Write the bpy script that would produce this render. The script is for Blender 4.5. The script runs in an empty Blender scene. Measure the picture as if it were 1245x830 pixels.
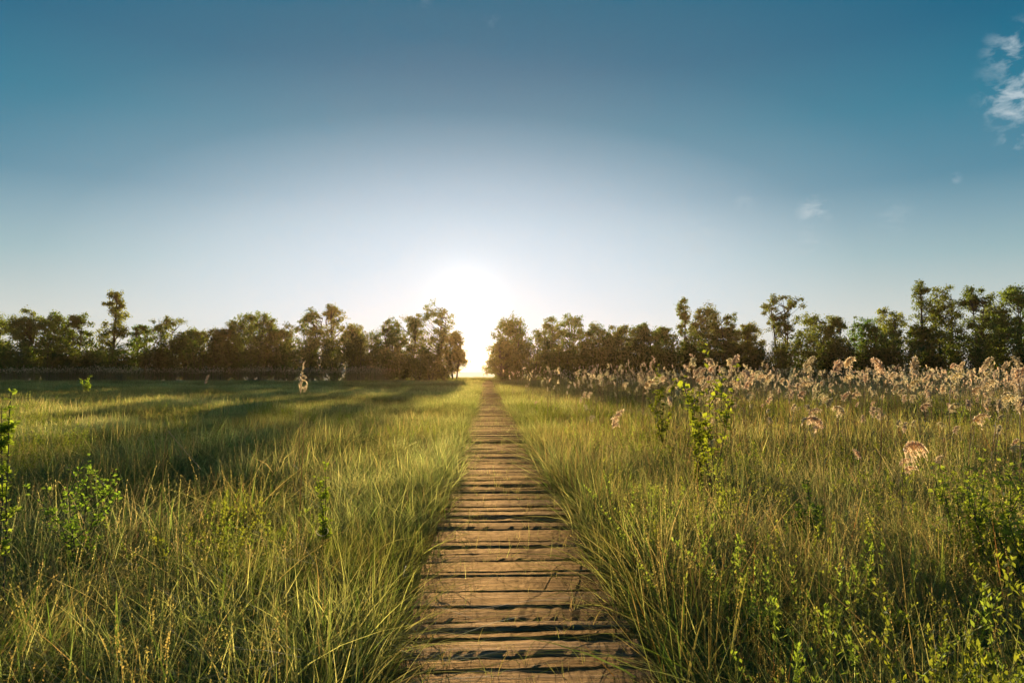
import bpy, math
import numpy as np
from mathutils import Vector, Matrix

rng = np.random.default_rng(7)
R = math.radians
sc = bpy.context.scene
COL = sc.collection
PI2 = 2 * math.pi

# ------------------------------------------------------------------ camera
CAM_Z = 1.68
F = 830.0
PITCH, YAW = R(2.45), R(2.14)
SUN_EL, SUN_AZ = R(6.1), R(-1.75)
cam = bpy.data.cameras.new("camera")
cam.lens = 24.0
cam.sensor_width = 36.0
cam.clip_start = 0.05
cam.clip_end = 5000
camo = bpy.data.objects.new("camera", cam)
COL.objects.link(camo)
camo.location = (0, 0, CAM_Z)
camo.rotation_euler = (math.pi / 2 + PITCH, 0, -YAW)
sc.camera = camo
CM = camo.rotation_euler.to_matrix()


def ray(px, py):
    return CM @ Vector(((px - 622.5) / F, -(py - 415.0) / F, -1.0))


def at(px, Y, py=450.5):
    """x of the photograph's column px at distance Y along the path, and the height of row py there"""
    d = ray(px, py)
    t = Y / d.y
    return d.x * t, CAM_Z + d.z * t


# ------------------------------------------------------------------ mesh helpers
def build(name, V, F4=None, F3=None, col=None, mat=None, parent=None, link=True, smooth=True, extra=None):
    me = bpy.data.meshes.new(name)
    V = np.asarray(V, np.float32).reshape(-1, 3)
    F4 = np.zeros((0, 4), np.int32) if F4 is None else np.asarray(F4, np.int32).reshape(-1, 4)
    F3 = np.zeros((0, 3), np.int32) if F3 is None else np.asarray(F3, np.int32).reshape(-1, 3)
    n4, n3 = len(F4), len(F3)
    me.vertices.add(len(V))
    me.vertices.foreach_set("co", V.ravel())
    me.loops.add(n4 * 4 + n3 * 3)
    me.loops.foreach_set("vertex_index", np.concatenate([F4.ravel(), F3.ravel()]).astype(np.int32))
    me.polygons.add(n4 + n3)
    st = np.concatenate([np.arange(n4) * 4, n4 * 4 + np.arange(n3) * 3]).astype(np.int32)
    me.polygons.foreach_set("loop_start", st)
    me.polygons.foreach_set("use_smooth", np.full(n4 + n3, smooth))
    if col is not None:
        a = me.attributes.new("col", "FLOAT_COLOR", "POINT")
        c = np.ones((len(V), 4), np.float32)
        c[:, :3] = col
        a.data.foreach_set("color", c.ravel())
    if extra:
        for k, v in extra.items():
            a = me.attributes.new(k, "FLOAT", "POINT")
            a.data.foreach_set("value", np.asarray(v, np.float32))
    me.update(calc_edges=True)
    if mat:
        me.materials.append(mat)
    o = bpy.data.objects.new(name, me)
    if link:
        COL.objects.link(o)
    if parent:
        o.parent = parent
    return o


class MB:
    """collects vertices, faces and per-vertex colours"""

    def __init__(s):
        s.V, s.Q, s.T, s.C, s.n = [], [], [], [], 0

    def add(s, V, Q=None, T=None, C=(1, 1, 1)):
        V = np.asarray(V, float).reshape(-1, 3)
        if Q is not None and len(Q):
            s.Q.append(np.asarray(Q, int).reshape(-1, 4) + s.n)
        if T is not None and len(T):
            s.T.append(np.asarray(T, int).reshape(-1, 3) + s.n)
        C = np.asarray(C, float)
        s.C.append(np.broadcast_to(C, (len(V), 3)) if C.ndim == 1 else C)
        s.V.append(V)
        s.n += len(V)

    def arrays(s):
        return (np.concatenate(s.V), np.concatenate(s.Q) if s.Q else None,
                np.concatenate(s.T) if s.T else None, np.concatenate(s.C))

    def build(s, name, mat, parent=None, link=True, smooth=True):
        V, Q, T, C = s.arrays()
        return build(name, V, Q, T, C, mat, parent, link, smooth)


def ribbons(mb, P, Wd, wid, C):
    """P: n x k x 3 centre lines, Wd: n x 3 width direction, wid: n x k half widths, C: n x k x 3"""
    n, k = P.shape[:2]
    off = Wd[:, None, :] * wid[:, :, None]
    V = np.stack([P - off, P + off], 2)
    b = np.arange(n)[:, None] * (k * 2) + np.arange(k - 1)[None, :] * 2
    Q = np.stack([b, b + 1, b + 3, b + 2], -1)
    mb.add(V.reshape(-1, 3), Q.reshape(-1, 4), None, np.repeat(C, 2, axis=1).reshape(-1, 3))


def tube(mb, pts, rad, seg=5, C=(1, 1, 1)):
    pts = np.asarray(pts, float)
    k = len(pts)
    rad = np.broadcast_to(np.asarray(rad, float), (k,))
    t = np.gradient(pts, axis=0)
    t /= np.linalg.norm(t, axis=1)[:, None] + 1e-9
    up = np.where(np.abs(t[:, 2:3]) > 0.9, np.array([[1.0, 0, 0]]), np.array([[0, 0, 1.0]]))
    u = np.cross(t, up)
    u /= np.linalg.norm(u, axis=1)[:, None] + 1e-9
    v = np.cross(t, u)
    a = np.arange(seg) / seg * PI2
    V = pts[:, None, :] + rad[:, None, None] * (np.cos(a)[None, :, None] * u[:, None, :] + np.sin(a)[None, :, None] * v[:, None, :])
    i = np.arange(k - 1)[:, None] * seg
    j = np.arange(seg)[None, :]
    j2 = (j + 1) % seg
    Q = np.stack([i + j, i + j2, i + seg + j2, i + seg + j], -1).reshape(-1, 4)
    mb.add(V.reshape(-1, 3), Q, None, C)


def unit(a):
    return a / (np.linalg.norm(a, axis=-1, keepdims=True) + 1e-9)


def leaves(mb, P, D, Nn, L, W, C, fold=0.25):
    """folded pointed leaves: base, two sides, tip. P, D, Nn: n x 3"""
    n = len(P)
    D = unit(D)
    S = unit(np.cross(D, Nn))
    U = np.cross(S, D)
    L = np.broadcast_to(L, (n,))[:, None]
    W = np.broadcast_to(W, (n,))[:, None]
    m = P + D * L * 0.45
    V = np.stack([P, m + S * W + U * W * fold, P + D * L, m - S * W + U * W * fold], 1)
    b = np.arange(n)[:, None] * 4
    T = np.concatenate([b + np.array([[0, 1, 2]]), b + np.array([[0, 2, 3]])])
    C = np.broadcast_to(np.asarray(C, float), (n, 3))
    mb.add(V.reshape(-1, 3), None, T, np.repeat(C, 4, axis=0))


def vnoise(x, y, scale, seed=0):
    g = np.random.default_rng(seed).random((64, 64))
    x = np.asarray(x) / scale + 1000
    y = np.asarray(y) / scale + 1000
    i, j = np.floor(x).astype(int), np.floor(y).astype(int)
    fx, fy = x - i, y - j
    fx, fy = fx * fx * (3 - 2 * fx), fy * fy * (3 - 2 * fy)
    G = lambda a, b: g[a % 64, b % 64]
    return (G(i, j) * (1 - fx) + G(i + 1, j) * fx) * (1 - fy) + (G(i, j + 1) * (1 - fx) + G(i + 1, j + 1) * fx) * fy


def tag(o, label=None, cat=None, group=None, kind=None):
    if label: o["label"] = label
    if cat: o["category"] = cat
    if group: o["group"] = group
    if kind: o["kind"] = kind
    return o


def thing(name, label, cat, loc=(0, 0, 0), rz=0.0, group=None):
    o = bpy.data.objects.new(name, None)
    COL.objects.link(o)
    o.empty_display_size = 0.1
    o.location = loc
    o.rotation_euler = (0, 0, rz)
    return tag(o, label, cat, group)


# ------------------------------------------------------------------ materials
def newmat(name):
    m = bpy.data.materials.new(name)
    m.use_nodes = True
    nt = m.node_tree
    nt.nodes.clear()
    return m, nt, nt.nodes, nt.links


def leafmat(name, trans=0.45, tint=(1.5, 1.45, 0.7), gloss=0.06, rough=0.35, var=0.5):
    """thin leaf or blade: diffuse + translucent + a little gloss; colour from the plant's own colour attribute"""
    m, nt, N, L = newmat(name)
    out = N.new("ShaderNodeOutputMaterial")
    at_ = N.new("ShaderNodeAttribute"); at_.attribute_name = "col"
    oi = N.new("ShaderNodeObjectInfo")
    mr = N.new("ShaderNodeMapRange")
    mr.inputs["To Min"].default_value = 1 - var * 0.5
    mr.inputs["To Max"].default_value = 1 + var * 0.5
    L.new(oi.outputs["Random"], mr.inputs["Value"])
    hsv = N.new("ShaderNodeHueSaturation")
    L.new(at_.outputs["Color"], hsv.inputs["Color"])
    ti = N.new("ShaderNodeAttribute"); ti.attribute_type = "INSTANCER"; ti.attribute_name = "tone"
    tv = N.new("ShaderNodeMath"); tv.operation = "MULTIPLY_ADD"; tv.inputs[1].default_value = 1.3; tv.inputs[2].default_value = 1.0
    L.new(ti.outputs["Fac"], tv.inputs[0])
    vm = N.new("ShaderNodeMath"); vm.operation = "MULTIPLY"
    L.new(mr.outputs[0], vm.inputs[0]); L.new(tv.outputs[0], vm.inputs[1])
    L.new(vm.outputs[0], hsv.inputs["Value"])
    ts = N.new("ShaderNodeMath"); ts.operation = "MULTIPLY_ADD"; ts.inputs[1].default_value = -0.5; ts.inputs[2].default_value = 1.05
    L.new(ti.outputs["Fac"], ts.inputs[0]); L.new(ts.outputs[0], hsv.inputs["Saturation"])
    mh = N.new("ShaderNodeMath"); mh.operation = "MULTIPLY_ADD"
    fr = N.new("ShaderNodeMath"); fr.operation = "FRACT"
    m7 = N.new("ShaderNodeMath"); m7.operation = "MULTIPLY"; m7.inputs[1].default_value = 7.31
    L.new(oi.outputs["Random"], m7.inputs[0]); L.new(m7.outputs[0], fr.inputs[0])
    mh.inputs[1].default_value = 0.05; mh.inputs[2].default_value = 0.475
    L.new(fr.outputs[0], mh.inputs[0]); L.new(mh.outputs[0], hsv.inputs["Hue"])
    tc = N.new("ShaderNodeMix"); tc.data_type = "RGBA"; tc.blend_type = "MULTIPLY"; tc.inputs["Factor"].default_value = 1
    L.new(hsv.outputs[0], tc.inputs["A"]); tc.inputs["B"].default_value = (*tint, 1)
    d = N.new("ShaderNodeBsdfDiffuse"); t = N.new("ShaderNodeBsdfTranslucent"); g = N.new("ShaderNodeBsdfGlossy")
    g.inputs["Roughness"].default_value = rough
    g.inputs["Color"].default_value = (1, 1, 1, 1)
    L.new(hsv.outputs[0], d.inputs["Color"]); L.new(tc.outputs["Result"], t.inputs["Color"])
    m1 = N.new("ShaderNodeMixShader"); m1.inputs[0].default_value = trans
    m2 = N.new("ShaderNodeMixShader"); m2.inputs[0].default_value = gloss
    L.new(d.outputs[0], m1.inputs[1]); L.new(t.outputs[0], m1.inputs[2])
    L.new(m1.outputs[0], m2.inputs[1]); L.new(g.outputs[0], m2.inputs[2])
    L.new(m2.outputs[0], out.inputs["Surface"])
    return m


M_grass = leafmat("grass_blade", 0.55, (2.25, 2.15, 1.05), 0.018, 0.5, 0.7)
M_leaf = leafmat("tree_leaf", 0.64, (1.9, 1.7, 0.6), 0.03, 0.45, 0.2)
M_herb = leafmat("herb_leaf", 0.55, (2.2, 2.1, 0.7), 0.02, 0.55, 0.3)
M_plume = leafmat("reed_plume", 0.62, (1.25, 1.18, 1.0), 0.04, 0.4, 0.3)


def rampset(r, stops):
    e = r.color_ramp.elements
    while len(e) > 1:
        e.remove(e[-1])
    e[0].position = stops[0][0]; e[0].color = (*stops[0][1], 1)
    for p, c in stops[1:]:
        q = e.new(p); q.color = (*c, 1)


def bark():
    m, nt, N, L = newmat("bark")
    out = N.new("ShaderNodeOutputMaterial"); b = N.new("ShaderNodeBsdfPrincipled")
    tc = N.new("ShaderNodeTexCoord"); mp = N.new("ShaderNodeMapping"); mp.inputs["Scale"].default_value = (9, 9, 1.5)
    no = N.new("ShaderNodeTexNoise"); no.inputs["Scale"].default_value = 1.2; no.inputs["Detail"].default_value = 6
    rp = N.new("ShaderNodeValToRGB"); rampset(rp, [(0.3, (0.035, 0.026, 0.018)), (0.7, (0.12, 0.095, 0.07))])
    bp = N.new("ShaderNodeBump"); bp.inputs["Strength"].default_value = 0.6
    L.new(tc.outputs["Object"], mp.inputs[0]); L.new(mp.outputs[0], no.inputs[0]); L.new(no.outputs[0], rp.inputs[0])
    L.new(rp.outputs[0], b.inputs["Base Color"]); L.new(no.outputs[0], bp.inputs["Height"]); L.new(bp.outputs[0], b.inputs["Normal"])
    b.inputs["Roughness"].default_value = 0.9
    L.new(b.outputs[0], out.inputs[0])
    return m


M_bark = bark()


def wood(name, dark, mid, light, rough=0.5, scale=1.0):
    m, nt, N, L = newmat(name)
    out = N.new("ShaderNodeOutputMaterial"); b = N.new("ShaderNodeBsdfPrincipled")
    tc = N.new("ShaderNodeTexCoord"); at_ = N.new("ShaderNodeAttribute"); at_.attribute_name = "rnd"
    mp = N.new("ShaderNodeMapping"); mp.inputs["Scale"].default_value = (1.6 * scale, 30 * scale, 30 * scale)
    L.new(tc.outputs["Object"], mp.inputs[0])
    w = N.new("ShaderNodeMath"); w.operation = "MULTIPLY"; w.inputs[1].default_value = 37.0
    L.new(at_.outputs["Fac"], w.inputs[0])
    n1 = N.new("ShaderNodeTexNoise"); n1.noise_dimensions = "4D"; n1.inputs["Scale"].default_value = 1.6; n1.inputs["Detail"].default_value = 8; n1.inputs["Roughness"].default_value = 0.65
    n1.inputs["Distortion"].default_value = 0.4
    L.new(mp.outputs[0], n1.inputs["Vector"]); L.new(w.outputs[0], n1.inputs["W"])
    mp2 = N.new("ShaderNodeMapping"); mp2.inputs["Scale"].default_value = (2.4, 7, 7)
    L.new(tc.outputs["Object"], mp2.inputs[0])
    n2 = N.new("ShaderNodeTexNoise"); n2.noise_dimensions = "4D"; n2.inputs["Scale"].default_value = 1.0; n2.inputs["Detail"].default_value = 4
    L.new(mp2.outputs[0], n2.inputs["Vector"]); L.new(w.outputs[0], n2.inputs["W"])
    mp3 = N.new("ShaderNodeMapping"); mp3.inputs["Scale"].default_value = (0.9, 55, 55)
    L.new(tc.outputs["Object"], mp3.inputs[0])
    n3 = N.new("ShaderNodeTexNoise"); n3.noise_dimensions = "4D"; n3.inputs["Scale"].default_value = 1.3; n3.inputs["Detail"].default_value = 3
    L.new(mp3.outputs[0], n3.inputs["Vector"]); L.new(w.outputs[0], n3.inputs["W"])
    rp = N.new("ShaderNodeValToRGB"); rampset(rp, [(0.30, dark), (0.5, mid), (0.70, light)])
    L.new(n1.outputs[0], rp.inputs[0])
    # per-plank tone
    mr = N.new("ShaderNodeMapRange"); mr.inputs["To Min"].default_value = 0.45; mr.inputs["To Max"].default_value = 1.45
    L.new(at_.outputs["Fac"], mr.inputs["Value"])
    hs = N.new("ShaderNodeHueSaturation"); L.new(rp.outputs[0], hs.inputs["Color"]); L.new(mr.outputs[0], hs.inputs["Value"])
    sr = N.new("ShaderNodeMapRange"); sr.inputs["To Min"].default_value = 1.25; sr.inputs["To Max"].default_value = 0.6
    fr = N.new("ShaderNodeMath"); fr.operation = "FRACT"; L.new(w.outputs[0], fr.inputs[0])
    L.new(fr.outputs[0], sr.inputs["Value"]); L.new(sr.outputs[0], hs.inputs["Saturation"])
    # wear stains
    st = N.new("ShaderNodeValToRGB"); rampset(st, [(0.38, (0.35, 0.33, 0.30)), (0.58, (1, 1, 1))])
    L.new(n2.outputs[0], st.inputs[0])
    mx = N.new("ShaderNodeMix"); mx.data_type = "RGBA"; mx.blend_type = "MULTIPLY"; mx.inputs["Factor"].default_value = 0.75
    L.new(hs.outputs[0], mx.inputs["A"]); L.new(st.outputs[0], mx.inputs["B"])
    # cracks along the grain
    ck = N.new("ShaderNodeValToRGB"); rampset(ck, [(0.30, (0.12, 0.10, 0.08)), (0.40, (1, 1, 1))])
    L.new(n3.outputs[0], ck.inputs[0])
    mx2 = N.new("ShaderNodeMix"); mx2.data_type = "RGBA"; mx2.blend_type = "MULTIPLY"; mx2.inputs["Factor"].default_value = 0.85
    L.new(mx.outputs["Result"], mx2.inputs["A"]); L.new(ck.outputs[0], mx2.inputs["B"])
    L.new(mx2.outputs["Result"], b.inputs["Base Color"])
    rr = N.new("ShaderNodeMapRange"); rr.inputs["To Min"].default_value = rough - 0.08; rr.inputs["To Max"].default_value = rough + 0.16
    L.new(n2.outputs[0], rr.inputs["Value"]); L.new(rr.outputs[0], b.inputs["Roughness"])
    ad = N.new("ShaderNodeMath"); ad.operation = "ADD"; L.new(n1.outputs[0], ad.inputs[0])
    cm = N.new("ShaderNodeMath"); cm.operation = "MULTIPLY"; cm.inputs[1].default_value = 0.8
    L.new(ck.outputs[0], cm.inputs[0]); L.new(cm.outputs[0], ad.inputs[1])
    b.inputs["Specular IOR Level"].default_value = 0.0
    bp = N.new("ShaderNodeBump"); bp.inputs["Strength"].default_value = 0.8; bp.inputs["Distance"].default_value = 0.016
    L.new(ad.outputs[0], bp.inputs["Height"]); L.new(bp.outputs[0], b.inputs["Normal"])
    gl = N.new("ShaderNodeBsdfGlossy"); gl.inputs["Color"].default_value = (0.85, 0.56, 0.27, 1)
    L.new(rr.outputs[0], gl.inputs["Roughness"]); L.new(bp.outputs[0], gl.inputs["Normal"])
    ms = N.new("ShaderNodeMixShader"); ms.inputs[0].default_value = 0.095
    L.new(b.outputs[0], ms.inputs[1]); L.new(gl.outputs[0], ms.inputs[2])
    L.new(ms.outputs[0], out.inputs[0])
    return m


M_deck = wood("weathered_plank", (0.018, 0.008, 0.003), (0.085, 0.042, 0.017), (0.33, 0.20, 0.10), 0.56)
M_beam = wood("dark_beam", (0.015, 0.012, 0.009), (0.04, 0.033, 0.025), (0.08, 0.066, 0.05), 0.8)
M_rail = wood("pale_timber", (0.16, 0.12, 0.08), (0.32, 0.25, 0.17), (0.45, 0.36, 0.26), 0.5)


def soil():
    m, nt, N, L = newmat("wet_meadow_ground")
    out = N.new("ShaderNodeOutputMaterial"); b = N.new("ShaderNodeBsdfPrincipled")
    tc = N.new("ShaderNodeTexCoord")
    n1 = N.new("ShaderNodeTexNoise"); n1.inputs["Scale"].default_value = 0.35; n1.inputs["Detail"].default_value = 8
    n2 = N.new("ShaderNodeTexNoise"); n2.inputs["Scale"].default_value = 14; n2.inputs["Detail"].default_value = 6
    L.new(tc.outputs["Object"], n1.inputs[0]); L.new(tc.outputs["Object"], n2.inputs[0])
    r1 = N.new("ShaderNodeValToRGB"); rampset(r1, [(0.35, (0.035, 0.042, 0.012)), (0.65, (0.08, 0.078, 0.026))])
    r2 = N.new("ShaderNodeValToRGB"); rampset(r2, [(0.3, (0.35, 0.33, 0.3)), (0.7, (1.1, 1.0, 0.85))])
    L.new(n1.outputs[0], r1.inputs[0]); L.new(n2.outputs[0], r2.inputs[0])
    mx = N.new("ShaderNodeMix"); mx.data_type = "RGBA"; mx.blend_type = "MULTIPLY"; mx.inputs["Factor"].default_value = 1
    L.new(r1.outputs[0], mx.inputs["A"]); L.new(r2.outputs[0], mx.inputs["B"])
    L.new(mx.outputs["Result"], b.inputs["Base Color"])
    bp = N.new("ShaderNodeBump"); bp.inputs["Strength"].default_value = 0.8; L.new(n2.outputs[0], bp.inputs["Height"])
    L.new(bp.outputs[0], b.inputs["Normal"])
    b.inputs["Roughness"].default_value = 0.95
    b.inputs["Specular IOR Level"].default_value = 0.1
    L.new(b.outputs[0], out.inputs[0])
    return m


# ------------------------------------------------------------------ ground
g = np.concatenate([np.linspace(-900, -60, 40), np.linspace(-56, 56, 81), np.linspace(60, 900, 40)])
gx, gy = np.meshgrid(g, g + 60, indexing="ij")
gz = (vnoise(gx, gy, 9, 3) - 0.5) * 0.10 - 0.02
n = len(g)
ii, jj = np.meshgrid(np.arange(n - 1), np.arange(n - 1), indexing="ij")
q = np.stack([ii * n + jj, (ii + 1) * n + jj, (ii + 1) * n + jj + 1, ii * n + jj + 1], -1)
ground = build("ground", np.stack([gx, gy, gz], -1), q, mat=soil())
tag(ground, "damp meadow ground under the grass", None, None, "structure")

# ------------------------------------------------------------------ boardwalk
PX, PW, DZ = 0.194, 1.30, 0.18
P_END = 104.0


def boardwalk():
    root = thing("boardwalk", "long straight boardwalk of weathered brown sleepers running through the meadow to the tree gap", "boardwalk", (PX, 0, 0))
    r = np.random.default_rng(21)
    V, Q, RN = [], [], []
    nv = 0
    y = -3.0
    while y < P_END:
        w = r.choice([r.uniform(0.09, .15), r.uniform(.17, .25), r.uniform(.25, .34)], p=[.3, .45, .25])
        gap = r.choice([0.003, 0.008, 0.016, 0.030], p=[0.38, 0.34, 0.20, 0.08])
        near = y < 16
        k = 40 if near else 8
        x0 = -PW / 2 + r.normal(0, 0.014)
        x1 = PW / 2 + r.normal(0, 0.014)
        xs = np.linspace(x0, x1, k)
        top = r.normal(0, 0.009)
        th = r.uniform(0.07, 0.09)
        tx, ty = r.normal(0.0, 0.032), r.normal(0, 0.006)
        skew = r.normal(0, 0.008)
        c = r.uniform(0.006, 0.016)
        # cross-section: bottom front, front, chamfer, crown, chamfer, back, bottom back
        sy = np.array([-w / 2, -w / 2, -w / 2 + c, -w * 0.2, w * 0.2, w / 2 - c, w / 2, w / 2])
        cup = abs(r.normal(0.0, 0.004))
        sz = np.array([-th, -c, 0, cup, cup, 0, -c, -th])
        s = len(sy)
        P = np.zeros((k, s, 3))
        P[:, :, 0] = xs[:, None]
        P[:, :, 1] = y + w / 2 + sy[None, :] + skew * xs[:, None]
        P[:, :, 2] = DZ + top + sz[None, :] + tx * sy[None, :] + ty * xs[:, None]
        if near:
            nf = np.cumsum(r.normal(0, 0.0016, k)); nf -= np.linspace(nf[0], nf[-1], k)
            nb = np.cumsum(r.normal(0, 0.0016, k)); nb -= np.linspace(nb[0], nb[-1], k)
            wgt = np.array([1, 1, 1, .3, 0, 0, 0, 0])
            P[:, :, 1] += nf[:, None] * wgt + nb[:, None] * wgt[::-1]
            nz = np.cumsum(r.normal(0, 0.0009, k)); nz -= np.linspace(nz[0], nz[-1], k)
            P[:, 1:7, 2] += nz[:, None]
            P[:, 1:7, 2] += r.normal(0, 0.0007, (k, 6))
        i = np.arange(k - 1)[:, None] * s
        j = np.arange(s)[None, :]
        j2 = (j + 1) % s
        Q.append((np.stack([i + j, i + s + j, i + s + j2, i + j2], -1).reshape(-1, 4)) + nv)
        caps = []
        for e in (0, (k - 1) * s):
            caps += [[e, e + 1, e + 6, e + 7], [e + 1, e + 2, e + 5, e + 6], [e + 2, e + 3, e + 4, e + 5]]
        Q.append(np.array(caps) + nv)
        V.append(P.reshape(-1, 3))
        RN.append(np.full(k * s, r.random()))
        nv += k * s
        y += w + gap
    build("deck", np.concatenate(V), np.concatenate(Q), None, None, M_deck, root, smooth=False, extra={"rnd": np.concatenate(RN)})
    for sx in (-0.46, 0.46):
        mb = MB()
        hw, z0, z1 = 0.06, -0.05, DZ - 0.105
        ys = np.linspace(-3, P_END - 0.3, 60)
        P = np.array([[[sx - hw, yy, z0], [sx + hw, yy, z0], [sx + hw, yy, z1], [sx - hw, yy, z1]] for yy in ys])
        i = np.arange(59)[:, None] * 4
        j = np.arange(4)[None, :]
        mb.add(P.reshape(-1, 3), np.stack([i + j, i + (j + 1) % 4, i + 4 + (j + 1) % 4, i + 4 + j], -1).reshape(-1, 4))
        mb.build("beam", M_beam, root, smooth=False)
    return root


boardwalk()


def box(mb, c, s, rz=0.0, bev=0.01):
    """a chamfered box"""
    hx, hy, hz = s[0] / 2, s[1] / 2, s[2] / 2
    b = min(bev, hx * .4, hy * .4, hz * .4)
    ring = []
    for z, ins in ((-hz, b), (-hz + b, 0), (hz - b, 0), (hz, b)):
        x, y = hx - ins, hy - ins
        ring.append([[-x, -y, z], [x, -y, z], [x, y, z], [-x, y, z]])
    V = np.array(ring).reshape(-1, 3)
    ca, sa = math.cos(rz), math.sin(rz)
    V = V @ np.array([[ca, sa, 0], [-sa, ca, 0], [0, 0, 1]]) + np.array(c)
    Q = [[3, 2, 1, 0], [12, 13, 14, 15]]
    for k in range(3):
        for j in range(4):
            Q.append([k * 4 + j, k * 4 + (j + 1) % 4, k * 4 + 4 + (j + 1) % 4, k * 4 + 4 + j])
    mb.add(V, Q)


# ------------------------------------------------------------------ trees
TREE_G = np.array([0.105, 0.140, 0.036])


def make_tree(name, label, X, Y, h, hw, style, seed, group=None, cat="tree"):
    """trunk with limbs as one tapered mesh, crown of leaf clumps with gaps"""
    r = np.random.default_rng(seed)
    root = thing(name, label, cat, (X, Y, 0), 0, group)
    tr = MB(); cr = MB()
    S = dict(
        round=dict(base=0.10, ncl=130, cl=.62, lpc=85, stems=2, prof=lambda t: np.sqrt(np.clip(1 - np.abs(2 * (0.10 + 0.90 * t) - 1) ** 2.6, 0, 1))),
        dense=dict(base=0.04, ncl=150, cl=.66, lpc=100, stems=3, prof=lambda t: np.sqrt(np.clip(1 - (t * 0.98) ** 2.6, 0, 1))),
        tall=dict(base=0.05, ncl=140, cl=.52, lpc=75, stems=1, prof=lambda t: np.clip(1.08 - 0.85 * t ** 1.3, 0, 1)),
        open=dict(base=0.12, ncl=100, cl=.56, lpc=75, stems=2, prof=lambda t: np.sqrt(np.clip(1 - np.abs(2 * (0.14 + 0.86 * t) - 1) ** 2.4, 0, 1))),
        airy=dict(base=0.30, ncl=75, cl=.46, lpc=58, stems=3, prof=lambda t: 0.25 + 0.75 * np.clip(t * 1.5, 0, 1) * np.sqrt(np.clip(1.02 - t ** 3, 0, 1))),
        umbrella=dict(base=0.30, ncl=110, cl=.56, lpc=85, stems=2, prof=lambda t: np.sqrt(np.clip(1.02 - t ** 2.2, 0, 1))),
        sprig=dict(base=0.5, ncl=12, cl=.30, lpc=26, stems=1, prof=lambda t: np.clip(1 - 0.8 * t, 0, 1)),
    )[style]
    zb = S["base"] * h
    stems = []
    for s in range(S["stems"]):
        a = r.uniform(0, PI2)
        sp = (0.0 if S["stems"] == 1 else 0.35) * hw
        k = 9
        t = np.linspace(0, 1, k)
        b0 = np.array([math.cos(a), math.sin(a)]) * (0.0 if S["stems"] == 1 else 0.25)
        px = b0[0] + math.cos(a) * sp * t ** 0.8 + np.cumsum(r.normal(0, 0.10, k)) * t
        py = b0[1] + math.sin(a) * sp * t ** 0.8 + np.cumsum(r.normal(0, 0.10, k)) * t
        pts = np.stack([px, py, t * h * r.uniform(0.78, 0.9)], 1)
        pts[0, 2] = -0.15
        r0 = 0.016 * h * (1.0 if S["stems"] == 1 else 0.72) + 0.03
        tube(tr, pts, r0 * (1 - t) ** 0.8 + 0.02, 7)
        stems.append(pts)
    # lobes of the crown, the highest one reaching the tree's top
    ntier = dict(tall=6, sprig=3, dense=4, airy=3, umbrella=2).get(style, 4)
    lobes = []
    for q in range(ntier):
        f = (q + .55) / ntier
        zc = zb + (h - zb) * f
        wr = hw * float(S["prof"](np.array(f)))
        m = 2 if (q == ntier - 1 and style in ("tall", "sprig")) else max(3, int(round(2.5 * wr / (0.5 * hw))))
        for j in range(m):
            a = j / m * PI2 + r.uniform(-.6, .6) + q
            lr = hw * r.uniform(.34, .56) * (1.12 - .55 * f if style == "tall" else 1) * (.78 if style in ("airy", "sprig") else 1)
            dist = max(wr - lr * .8, 0) * r.uniform(.55, 1.1)
            lobes.append([math.cos(a) * dist, math.sin(a) * dist, zc + r.normal(0, .06) * h, lr])
    lobes = np.array(lobes)
    lobes[:, 2] = np.minimum(lobes[:, 2], h - lobes[:, 3] * r.uniform(.9, 1.5, len(lobes)))
    tp = int(np.argmax(lobes[:, 2] + lobes[:, 3] * .8 - .4 * np.hypot(lobes[:, 0], lobes[:, 1])))
    lobes[tp, 2] = h - lobes[tp, 3] * .95
    lobes[tp, :2] *= .4
    ends = []
    nl = S["ncl"]
    pw = lobes[:, 3] ** 2.2; pw /= pw.sum()
    for c in range(nl):
        lb = lobes[r.choice(len(lobes), p=pw)]
        v = unit(r.normal(0, 1, 3)) * r.random() ** .38 * lb[3]
        v[2] *= .9
        e = lb[:3] + v
        if style not in ("airy", "sprig") and r.random() < .34:      # fill between the lobes
            f = r.random() ** 1.1
            wr = hw * float(S["prof"](np.array(f))) * math.sqrt(r.random()) * .95
            a = r.uniform(0, PI2)
            e = np.array([math.cos(a) * wr, math.sin(a) * wr, zb * .6 + (h * .93 - zb * .6) * f])
        e[2] = max(e[2], .4)
        ends.append(e)
        rad = math.hypot(e[0], e[1])
        st = stems[r.integers(len(stems))]
        zs = min(max(zb * 0.6 + 0.2, e[2] - rad * r.uniform(0.5, 1.1) - 0.5), st[-1, 2] * .98)
        i = np.clip(np.searchsorted(st[:, 2], zs), 1, len(st) - 1)
        f = (zs - st[i - 1, 2]) / (st[i, 2] - st[i - 1, 2] + 1e-6)
        b = st[i - 1] + (st[i] - st[i - 1]) * np.clip(f, 0, 1)
        m = (b + e) / 2 + np.array([r.normal(0, .15), r.normal(0, .15), -0.12 * rad])
        tt = np.linspace(0, 1, 5)[:, None]
        pts = (1 - tt) ** 2 * b + 2 * tt * (1 - tt) * m + tt ** 2 * e
        tube(tr, pts, np.linspace(0.03 + 0.003 * h, 0.012, 5), 4)
    tr.build("trunk", M_bark, root)
    ends = np.array(ends)
    # leaves: sub-clumps round each branch end
    P = []
    base_col = TREE_G * r.uniform(0.8, 1.25) * np.array([r.uniform(0.85, 1.2), 1, r.uniform(0.7, 1.2)])
    Cc = []
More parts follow.
